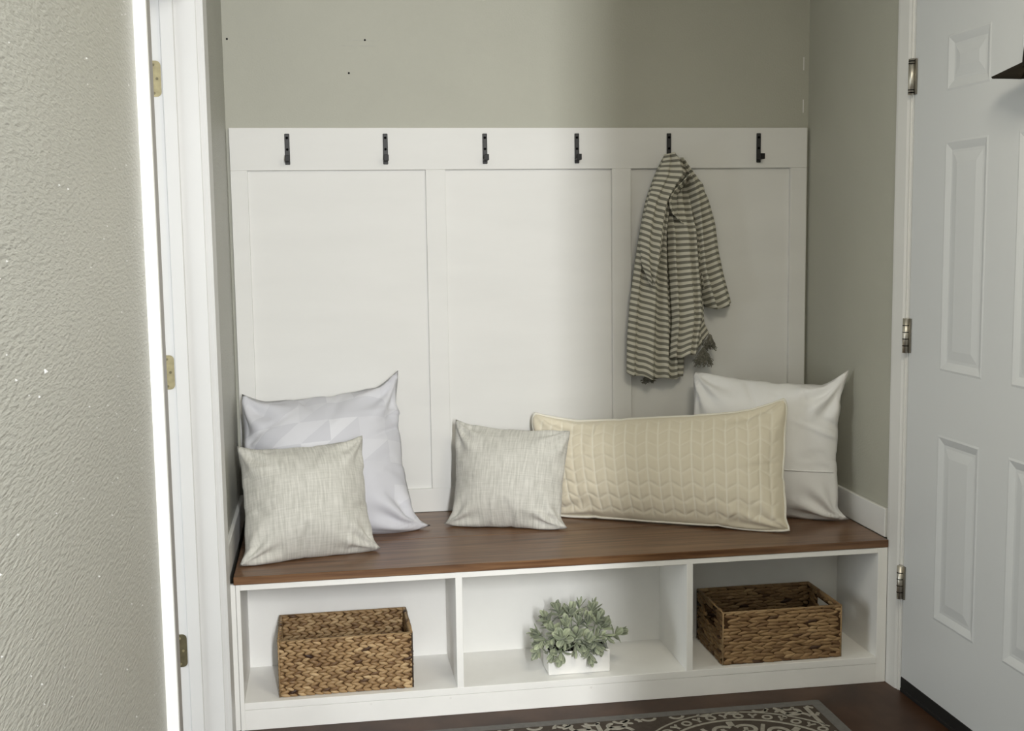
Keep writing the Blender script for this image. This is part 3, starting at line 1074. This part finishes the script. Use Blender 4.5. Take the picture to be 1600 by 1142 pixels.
# right flap turned over at the shoulder
sheet('cloth_fold', [(0.512, 1.612), (0.548, 1.540), (0.556, 1.480), (0.560, 1.40), (0.566, 1.30), (0.590, 1.20)],
      [(0.522, 1.610), (0.590, 1.555), (0.600, 1.490), (0.598, 1.40), (0.594, 1.30), (0.600, 1.19)], [(0.4, 0.4, 0.012, 0.3)],
      lambda t, s: 0.066 - 0.030 * t, towel, nv=50, nu=16, v0=0.009)


def tassel(cx, cz, y, n, ln, w, seed):
    r = random.Random(seed)
    A = Acc()
    for k in range(n):
        a = r.uniform(-0.9, 0.9)
        l = ln * r.uniform(0.6, 1.0)
        x0 = cx + r.uniform(-0.006, 0.006)
        y0 = y + r.uniform(-0.006, 0.006)
        ph, fq = r.uniform(0, 6), r.uniform(7, 14)
        pts = []
        for q in range(8):
            t = q / 7
            pts.append((x0 + w * a * t ** 0.8 + 0.004 * math.sin(fq * t + ph) * t, y0 - 0.012 * r.uniform(-1, 1) * t ** 0.7 + 0.004 * math.cos(fq * t + ph) * t, cz - l * t))
        A.add(*tube(pts, 0.0013, 4))
    v, f = tube([(cx, y, cz + 0.008), (cx, y, cz + 0.003), (cx, y, cz - 0.006), (cx, y, cz - 0.010)], [0.003, 0.007, 0.007, 0.004], 10)
    A.add(v, f)
    return from_py('tassel', A.v, A.f, M_tassel, towel, True)


tassel(0.600, 0.985, -0.035, 90, 0.062, 0.036, 2)
tassel(0.622, 1.030, -0.038, 60, 0.050, 0.026, 3)
tassel(0.405, 0.902, -0.022, 60, 0.032, 0.026, 4)

# ------------------------------------------------------------------ baskets
M_weave = bpy.data.materials.new('woven_hyacinth')
M_weave.use_nodes = True
nt = M_weave.node_tree
b = nt.nodes['Principled BSDF']
b.inputs['Roughness'].default_value = 0.5
b.inputs['Specular IOR Level'].default_value = 0.35
at_ = nd(nt, 'ShaderNodeAttribute', attribute_name='tint')
rp = nd(nt, 'ShaderNodeValToRGB')
e = rp.color_ramp.elements
e[0].position, e[0].color = 0.0, (0.045, 0.018, 0.010, 1)
e[1].position, e[1].color = 1.0, (0.68, 0.48, 0.26, 1)
k_ = e.new(0.22)
k_.color = (0.21, 0.115, 0.05, 1)
k_ = e.new(0.6)
k_.color = (0.42, 0.265, 0.125, 1)
nt.links.new(at_.outputs['Fac'], rp.inputs[0])
tc = nd(nt, 'ShaderNodeTexCoord')
mp = nd(nt, 'ShaderNodeMapping')
mp.inputs['Scale'].default_value = (60, 60, 500)
nt.links.new(tc.outputs['Object'], mp.inputs[0])
nz = nd(nt, 'ShaderNodeTexNoise')
nz.inputs['Scale'].default_value = 1.0
nt.links.new(mp.outputs[0], nz.inputs['Vector'])
bw = nd(nt, 'ShaderNodeMix', data_type='RGBA', blend_type='MULTIPLY')
bw.inputs[0].default_value = 0.5
nt.links.new(rp.outputs[0], bw.inputs[6])
nt.links.new(nz.outputs['Fac'], bw.inputs[7])
nt.links.new(bw.outputs[2], b.inputs['Base Color'])
bp = nd(nt, 'ShaderNodeBump')
bp.inputs['Strength'].default_value = 0.4
bp.inputs['Distance'].default_value = 0.001
nt.links.new(nz.outputs['Fac'], bp.inputs['Height'])
nt.links.new(bp.outputs[0], b.inputs['Normal'])
M_core = mat('basket_core', (0.07, 0.038, 0.018), 0.9, 0.1)
M_wire = mat('rim_cord', (0.42, 0.28, 0.14), 0.6, 0.3, var=0.4, vscale=80)
M_wiredk = mat('dark_wire', (0.05, 0.035, 0.025), 0.6, 0.3)

LV, LF = [], []
_n, _m = 7, 6
for i in range(1, _n):
    a = PI * i / _n
    for j in range(_m):
        bb = 2 * PI * j / _m
        LV.append((-math.cos(a), math.sin(a) ** 0.8 * math.cos(bb), math.sin(a) ** 0.8 * math.sin(bb)))
LV += [(-1, 0, 0), (1, 0, 0)]
for i in range(_n - 2):
    for j in range(_m):
        LF.append((i * _m + j, i * _m + (j + 1) % _m, (i + 1) * _m + (j + 1) % _m, (i + 1) * _m + j))
for j in range(_m):
    LF.append(((_n - 1) * _m, (j + 1) % _m, j))
    LF.append(((_n - 1) * _m + 1, (_n - 2) * _m + j, (_n - 2) * _m + (j + 1) % _m))
LV = np.array(LV)


def basket(name, label, loc, rz, w, d, h, seed, nrow, pitch, tilt, messy, dark, pcord):
    r = random.Random(seed)
    t = thing(name, label, 'basket', (0, 0, 0), 'woven storage baskets')
    inset = 0.009
    hw, hd = w / 2 - inset, d / 2 - inset
    rh = h / nrow
    hz0, hz1, hl = h * 0.60, h * 0.84, 0.048       # handle slot in both short sides
    # dark core added in the walls to stop light leaks, and the base
    bm = bmesh.new()
    add_box(bm, (-hw, -hd - 0.0015, 0.003), (hw, -hd + 0.0015, h - 0.004))
    add_box(bm, (-hw, hd - 0.0015, 0.003), (hw, hd + 0.0015, h - 0.004))
    for sx_ in (-hw, hw):
        add_box(bm, (sx_ - 0.0015, -hd, 0.003), (sx_ + 0.0015, hd, hz0))
        add_box(bm, (sx_ - 0.0015, -hd, hz1), (sx_ + 0.0015, hd, h - 0.004))
        add_box(bm, (sx_ - 0.0015, -hd, hz0), (sx_ + 0.0015, -hl, hz1))
        add_box(bm, (sx_ - 0.0015, hl, hz0), (sx_ + 0.0015, hd, hz1))
    from_bm('light_stop_core', bm, M_core, t)
    box('base', (-hw, -hd, 0.001), (hw, hd, 0.008), M_core, t)
    sides = [((-hw, -hd), (hw, -hd), False), ((hw, -hd), (hw, hd), True), ((hw, hd), (-hw, hd), False), ((-hw, hd), (-hw, -hd), True)]
    for q in range(nrow):
        cut = hz0 - 0.014 < rh * (q + 1) and rh * q < hz1 + 0.014
        A, A2 = Acc(), Acc()
        for half in (0, 1):
            zc = rh * (q + 0.25 + 0.5 * half)
            tl = tilt if half else -tilt
            for (a, b_, short) in sides:
                ax, ay = a
                dx, dy = b_[0] - ax, b_[1] - ay
                L = math.hypot(dx, dy)
                ux, uy = dx / L, dy / L
                n = max(3, round(L / pitch))
                shift = (0.5 if (q % 2 == 0) else 0.15) if not messy else r.random()
                for k in range(-1, n + 1):
                    s = (k + shift + r.uniform(-0.06, 0.06) * (1 + 2 * messy)) * L / n
                    if s < 0.003 or s > L - 0.003:
                        continue
                    zz = zc + r.uniform(-0.0006, 0.0006) * (1 + 2 * messy)
                    if short and abs(s - L / 2) < hl + 0.007 and hz0 - 0.003 < zz < hz1 + 0.003:
                        continue
                    la = L / n * r.uniform(0.56, 0.70) * (1 + 0.25 * messy * r.random())
                    ha = rh * 0.34 * r.uniform(0.9, 1.12)
                    la = max(0.006, min(la, s + 0.005, L - s + 0.005))
                    ta = 0.0062 * r.uniform(0.9, 1.15)
                    ang = (tl + r.uniform(-0.09, 0.09)) * (1 if not messy else r.choice([1, 1, 0.4]))
                    ca, sa = math.cos(ang), math.sin(ang)
                    X = LV[:, 0] * la
                    Z = LV[:, 2] * ha
                    Y = LV[:, 1] * ta
                    lu, lz = X * ca - Z * sa, X * sa + Z * ca
                    P = np.stack([ax + ux * (s + lu) + uy * Y, ay + uy * (s + lu) - ux * Y, np.clip(zz + lz, 0.0005, h)], 1)
                    tv = min(1, max(0, r.gauss(0.62, 0.17)))
                    if r.random() < 0.035:
                        tv = r.uniform(0.0, 0.2)
                    (A2 if cut and ay + uy * s > 0 else A).add([tuple(p) for p in P], LF, tv * dark)
        from_py('woven_row', A.v, A.f, M_weave, t, True, None, A.t)
        if A2.v:
            from_py('woven_row', A2.v, A2.f, M_weave, t, True, None, A2.t)
    A = Acc()
    q_ = 0.0062
    rim = [(-w / 2 + q_, -d / 2 + q_), (w / 2 - q_, -d / 2 + q_), (w / 2 - q_, d / 2 - q_), (-w / 2 + q_, d / 2 - q_)]
    for i in range(4):
        a, b_ = rim[i], rim[(i + 1) % 4]
        A.add(*tube([(a[0], a[1], h - 0.002), (b_[0], b_[1], h - 0.002)], 0.0024, 6))
    from_py('rim_cord', A.v, A.f, M_wire, t, True)
    for i, (x, y) in enumerate(rim):
        v, f = tube([(x, y, 0.002), (x, y, h - 0.002)], 0.0024, 6)
        from_py('corner_cord', v, f, pcord[i], t, True)
    t.location = loc
    t.rotation_euler = (0, 0, rz)
    return t


basket('storage_basket', 'tan woven basket with neat chevron weave in the left cubby', (-0.6685, -0.5205, ZS + 0.0005), 0.012, 0.395, 0.250, 0.168, 5, 9, 0.0235, 0.36, 0, 1.0,
       (M_wire, M_wiredk, M_wiredk, M_wiredk))
basket('storage_basket', 'brown loosely woven basket with handle slots in the right cubby', (0.6555, -0.5175, ZS + 0.0005), 0.004, 0.392, 0.262, 0.166, 9, 8, 0.032, 0.22, 1, 0.74,
       (M_wire, M_wire, M_wiredk, M_wiredk))

# ------------------------------------------------------------------ potted plant
plant = thing('potted_plant', 'small sage green leafy plant in a white rectangular pot in the middle cubby', 'plant', (0.0245, -0.58, ZS))
pw, pd, ph = 0.0945, 0.044, 0.071
bm = bmesh.new()
add_box(bm, (0.0245 - pw, -0.58 - pd, ZS + 0.0005), (0.0245 + pw, -0.58 + pd, ZS + ph), 0.004, 2)
bm.faces.ensure_lookup_table()
top = max(bm.faces, key=lambda q: q.calc_center_median().z * 10 + q.calc_area())
rs = bmesh.ops.inset_individual(bm, faces=[top], thickness=0.004)
bmesh.ops.translate(bm, verts=top.verts[:], vec=(0, 0, -0.012))
from_bm('pot', bm, M_pot, plant)
box('soil', (0.0245 - pw + 0.007, -0.58 - pd + 0.007, ZS + ph - 0.0121), (0.0245 + pw - 0.007, -0.58 + pd - 0.007, ZS + ph - 0.005), M_soil, plant)


def leaf_mat(name, c1, c2, c3):
    m = bpy.data.materials.new(name)
    m.use_nodes = True
    nt = m.node_tree
    b = nt.nodes['Principled BSDF']
    b.inputs['Roughness'].default_value = 0.65
    b.inputs['Specular IOR Level'].default_value = 0.25
    b.inputs['Sheen Weight'].default_value = 0.15
    at = nd(nt, 'ShaderNodeAttribute', attribute_name='tint')
    oi = nd(nt, 'ShaderNodeObjectInfo')
    r = nd(nt, 'ShaderNodeValToRGB')
    r.color_ramp.elements[0].color = (*c1, 1)
    r.color_ramp.elements[1].color = (*c2, 1)
    nt.links.new(oi.outputs['Random'], r.inputs[0])
    mx = nd(nt, 'ShaderNodeMix', data_type='RGBA')
    nt.links.new(at.outputs['Fac'], mx.inputs[0])
    nt.links.new(r.outputs[0], mx.inputs[6])
    mx.inputs[7].default_value = (*c3, 1)
    nt.links.new(mx.outputs[2], b.inputs['Base Color'])
    return m


M_leaf = leaf_mat('sage_leaf', (0.085, 0.105, 0.080), (0.36, 0.41, 0.26), (0.58, 0.61, 0.44))


def leaf_mesh(asp, curl):
    V, F, T = [], [], []
    n = 7
    for i in range(n + 1):
        t = i / n
        wdt = asp * (math.sin(PI * min(1, 0.04 + 0.93 * t ** 1.25)) ** 0.62) * 0.5 if i > 0 else 0.03
        bend = curl * t * t
        for k, s in enumerate((-1, -0.5, 0, 0.5, 1)):
            V.append((s * wdt, t, bend + 0.16 * abs(s) * wdt * 2 - 0.02))
            T.append((0.5 if s == 0 else 0.0) + (0.55 if abs(s) == 1 else 0.0) + (0.15 if t > 0.8 else 0))
    for i in range(n):
        for k in range(4):
            a = i * 5 + k
            F.append((a, a + 1, a + 6, a + 5))
    me = bpy.data.meshes.new('leaf')
    me.from_pydata(V, [], F)
    a = me.attributes.new('tint', 'FLOAT', 'POINT')
    a.data.foreach_set('value', np.array(T, np.float32))
    me.polygons.foreach_set('use_smooth', [True] * len(me.polygons))
    me.materials.append(M_leaf)
    return me


leaves = [leaf_mesh(0.60, 0.12), leaf_mesh(0.68, -0.15), leaf_mesh(0.55, 0.25), leaf_mesh(0.30, 0.1)]
rp_ = random.Random(21)
# sprigs: (x, y, z of the tip, outward lean)
tips = [(-0.098, -0.60, 0.150), (-0.092, -0.615, 0.178), (-0.098, -0.58, 0.198), (-0.058, -0.63, 0.150), (-0.050, -0.60, 0.215), (-0.066, -0.57, 0.243),
        (-0.028, -0.56, 0.262), (-0.012, -0.61, 0.235), (-0.020, -0.635, 0.185), (0.010, -0.58, 0.266), (0.016, -0.62, 0.205), (0.030, -0.60, 0.240),
        (0.040, -0.56, 0.272), (0.046, -0.635, 0.188), (0.058, -0.59, 0.232), (0.052, -0.655, 0.140), (0.080, -0.56, 0.262), (0.090, -0.60, 0.240),
        (0.084, -0.63, 0.195), (0.108, -0.60, 0.222), (0.118, -0.59, 0.175), (0.152, -0.60, 0.190), (-0.040, -0.655, 0.148), (0.100, -0.54, 0.225),
        (0.000, -0.535, 0.240), (-0.060, -0.535, 0.220), (-0.034, -0.64, 0.205), (0.068, -0.65, 0.170), (0.010, -0.645, 0.165), (-0.005, -0.60, 0.195), (0.035, -0.625, 0.160), (-0.06, -0.62, 0.185), (0.085, -0.625, 0.160)]
n_leaf = 0
for (tx, ty, tz) in tips:
    bx = 0.0245 + max(-0.075, min(0.075, (tx - 0.0245) * 0.6)) + rp_.uniform(-0.008, 0.008)
    by = -0.58 + max(-0.030, min(0.030, (ty + 0.58) * 0.5))
    p0 = Vector((bx, by, ZS + ph - 0.008))
    p2 = Vector((tx, ty, tz))
    if tz < ZS + ph + 0.035:
        p1 = (p0 + p2) / 2 + Vector((0, 0, 0.045))
    else:
        p1 = (p0 + p2) / 2 + Vector(((bx - tx) * 0.2, 0, 0.012))
    pts = [p0 * (1 - t) ** 2 + p1 * 2 * t * (1 - t) + p2 * t * t for t in (0, 0.25, 0.5, 0.75, 1.0)]
    v, f = tube(pts, [0.0018, 0.0016, 0.0014, 0.0012, 0.001], 5)
    from_py('stem', v, f, M_stem, plant, True)
    ax = (pts[-1] - pts[-2]).normalized()
    thin = rp_.random() < 0.14
    nl = 9
    ref = ax.cross(Vector((0.3, 0.9, 0.2))).normalized()
    ref2 = ax.cross(ref)
    a0 = rp_.uniform(0, 6)
    for k in range(nl):
        if n_leaf >= 298:
            break
        n_leaf += 1
        ga = a0 + k * 2.4
        out = (ref * math.cos(ga) + ref2 * math.sin(ga))
        lvl = k / (nl - 1)
        dirv = (out * (0.95 - 0.60 * lvl) + ax * (0.22 + 0.85 * lvl)).normalized()
        base = p2 - ax * (0.022 * (1 - lvl))
        L = rp_.uniform(0.034, 0.046) * (1.0 - 0.28 * lvl)
        up = (ax - dirv * ax.dot(dirv)).normalized()
        side = dirv.cross(up)
        o = bpy.data.objects.new('leaf', leaves[3] if thin else leaves[rp_.randrange(3)])
        COL.objects.link(o)
        o.parent = plant
        R3 = Matrix((side, dirv, up)).transposed().to_4x4()
        o.matrix_local = Matrix.Translation(base - Vector(ORG[plant.name])) @ R3 @ Matrix.Scale(L, 4)

# ------------------------------------------------------------------ rug with scroll ornament
M_rugb = mat('grey_rug_border', (0.17, 0.165, 0.155), 0.9, 0.1, var=0.15, vscale=60, bump=0.5, bscale=500)
M_rugf = mat('brown_rug_field', (0.085, 0.070, 0.058), 0.95, 0.05, var=0.2, vscale=60, bump=0.5, bscale=500)
M_rugo = mat('cream_rug_ornament', (0.36, 0.34, 0.29), 0.95, 0.05, var=0.2, vscale=80, bump=0.5, bscale=500)
rug = thing('rug', 'grey bordered rug with cream scroll ornament on the brown floor', 'rug', (0, -1.2, 0))
RX0, RX1, RYA, RYB = -0.82, 0.718, -1.75, -0.776
bm = bmesh.new()
add_box(bm, (RX0, RYA, 0.0005), (RX1, RYB, 0.007), 0.002)
from_bm('border', bm, M_rugb, rug)
IN = 0.036
box('field', (RX0 + IN, RYA + IN, 0.0065), (RX1 - IN, RYB - IN, 0.0078), M_rugf, rug)
orn = Acc()
FX0, FX1, FY0, FY1 = RX0 + IN + 0.004, RX1 - IN - 0.004, RYA + IN + 0.004, RYB - IN - 0.004


def ribbon(pts, wd_, z=0.0092):
    """flat raised pile line, cut at the edge of the field"""
    run = []
    for p in list(pts) + [None]:
        if p is not None and FX0 < p[0] < FX1 and FY0 < p[1] < FY1:
            run.append(p)
            continue
        if len(run) > 1:
            V, F = [], []
            n = len(run)
            for i in range(n):
                a, b_ = run[max(0, i - 1)], run[min(n - 1, i + 1)]
                dx, dy = b_[0] - a[0], b_[1] - a[1]
                l = math.hypot(dx, dy) or 1
                nx_, ny_ = -dy / l * wd_ / 2, dx / l * wd_ / 2
                x, y = run[i]
                V += [(x + nx_, y + ny_, 0.0076), (x + nx_ * 0.8, y + ny_ * 0.8, z), (x - nx_ * 0.8, y - ny_ * 0.8, z), (x - nx_, y - ny_, 0.0076)]
            for i in range(n - 1):
                for k in range(3):
                    F.append((4 * i + k, 4 * i + k + 1, 4 * i + k + 5, 4 * i + k + 4))
            orn.add(V, F)
        run = []


def arc(cx, cy, r, a0, a1, n=24):
    return [(cx + r * math.cos(a0 + (a1 - a0) * i / n), cy + r * math.sin(a0 + (a1 - a0) * i / n)) for i in range(n + 1)]


def spiral(cx, cy, r0, r1, a0, a1, n=26):
    return [(cx + (r0 + (r1 - r0) * i / n) * math.cos(a0 + (a1 - a0) * i / n), cy + (r0 + (r1 - r0) * i / n) * math.sin(a0 + (a1 - a0) * i / n)) for i in range(n + 1)]


for cx in (0.40, -0.34):
    cy = -1.135
    ribbon(arc(cx, cy, 0.262, 0, 2 * PI, 90), 0.009)
    nb = 44
    for k in range(nb):
        a = 2 * PI * k / nb
        x, y = cx + 0.288 * math.cos(a), cy + 0.288 * math.sin(a)
        if k % 2 == 0:
            ribbon(arc(x, y, 0.0125, 0, 2 * PI, 14), 0.0075)
        else:
            dr, dt = (math.cos(a), math.sin(a)), (-math.sin(a), math.cos(a))
            ribbon([(x - dr[0] * 0.015, y - dr[1] * 0.015), (x, y)], 0.008)
            ribbon([(x, y), (x + dr[0] * 0.014 + dt[0] * 0.011, y + dr[1] * 0.014 + dt[1] * 0.011)], 0.008)
            ribbon([(x, y), (x + dr[0] * 0.014 - dt[0] * 0.011, y + dr[1] * 0.014 - dt[1] * 0.011)], 0.008)
    ribbon(arc(cx, cy, 0.316, 0, 2 * PI, 90), 0.006)
    for k in range(8):
        a = 2 * PI * k / 8 + PI / 8
        for sgn in (1, -1):
            x, y = cx + 0.195 * math.cos(a + sgn * 0.2), cy + 0.195 * math.sin(a + sgn * 0.2)
            ribbon(spiral(x, y, 0.008, 0.036, a + sgn * 2.5, a + sgn * (2.5 + 5.2)), 0.013)
            ribbon(spiral(x - 0.06 * math.cos(a), y - 0.06 * math.sin(a), 0.005, 0.028, a, a - sgn * 5), 0.011)
        ribbon([(cx + 0.235 * math.cos(a), cy + 0.235 * math.sin(a)), (cx + 0.07 * math.cos(a), cy + 0.07 * math.sin(a))], 0.012)
        b0 = a + PI / 8
        ribbon(arc(cx + 0.205 * math.cos(b0), cy + 0.205 * math.sin(b0), 0.034, b0 + PI / 2, b0 + 3 * PI / 2, 14), 0.013)
        ribbon([(cx + 0.25 * math.cos(b0), cy + 0.25 * math.sin(b0)), (cx + 0.22 * math.cos(b0), cy + 0.22 * math.sin(b0))], 0.02)
for (x, y, s) in ((0.03, -0.845, 1), (0.655, -0.845, 1), (-0.71, -0.845, -1), (0.03, -1.13, 1), (0.65, -1.40, 1)):
    for sg in (1, -1):
        ribbon(spiral(x + sg * 0.045, y, 0.008, 0.038, PI / 2, PI / 2 + sg * 5.6), 0.014)
        ribbon(spiral(x + sg * 0.10, y + 0.012, 0.006, 0.026, -PI / 2, -PI / 2 - sg * 5.0), 0.012)
        ribbon(arc(x + sg * 0.05, y - 0.055, 0.042, 0.2, PI - 0.2, 14), 0.012)
    ribbon([(x, y + 0.02), (x, y - 0.12)], 0.014)
for k in range(18):
    x = FX0 + 0.05 + k * 0.083
    ribbon(arc(x, FY1 + 0.002, 0.020, PI, 2 * PI, 12), 0.010)
ro = from_py('ornament', orn.v, orn.f, M_rugo, rug, False)
ro['label'] = 'cream scrolls, medallion rings and chains'
ro['kind'] = 'stuff'

# ------------------------------------------------------------------ cap hanging on the entry door
hat = thing('cap', 'dark brown cap hanging high on the white entry door', 'hat', (0.96, -1.38, 1.80))
V, F = [], []
nr, ns = 8, 20
hx, hy, hz = 0.942, -1.462, 1.785
for i in range(nr + 1):
    a = (PI / 2) * i / nr
    for j in range(ns):
        b_ = 2 * PI * j / ns
        c_ = math.cos(a) ** 0.6 if i < nr else 0.0
        V.append((hx + 0.040 * math.cos(b_) * c_, hy + 0.078 * math.sin(b_) * c_, hz - 0.02 + 0.115 * math.sin(a)))
for i in range(nr):
    for j in range(ns):
        F.append((i * ns + j, i * ns + (j + 1) % ns, (i + 1) * ns + (j + 1) % ns, (i + 1) * ns + j))
from_py('crown', V, F, M_hat, hat, True)
V, F = [], []
nu_, nv_ = 12, 10
for j in range(nv_ + 1):
    t = j / nv_                        # along the brim, root to tip
    wv = 0.040 * math.sqrt(max(0.0, 1 - t ** 1.6)) + 0.002
    for i in range(nu_ + 1):
        q = 2 * i / nu_ - 1
        V.append((hx + q * wv, hy + 0.040 + 0.180 * t, hz - 0.022 + (-0.026 + 0.052 * (1 - q * q)) * (1 - t)))
for j in range(nv_):
    for i in range(nu_):
        a = j * (nu_ + 1) + i
        F.append((a, a + 1, a + nu_ + 2, a + nu_ + 1))
br = from_py('visor', V, F, M_hat, hat, True)
md = br.modifiers.new('thickness', 'SOLIDIFY')
md.thickness = 0.005
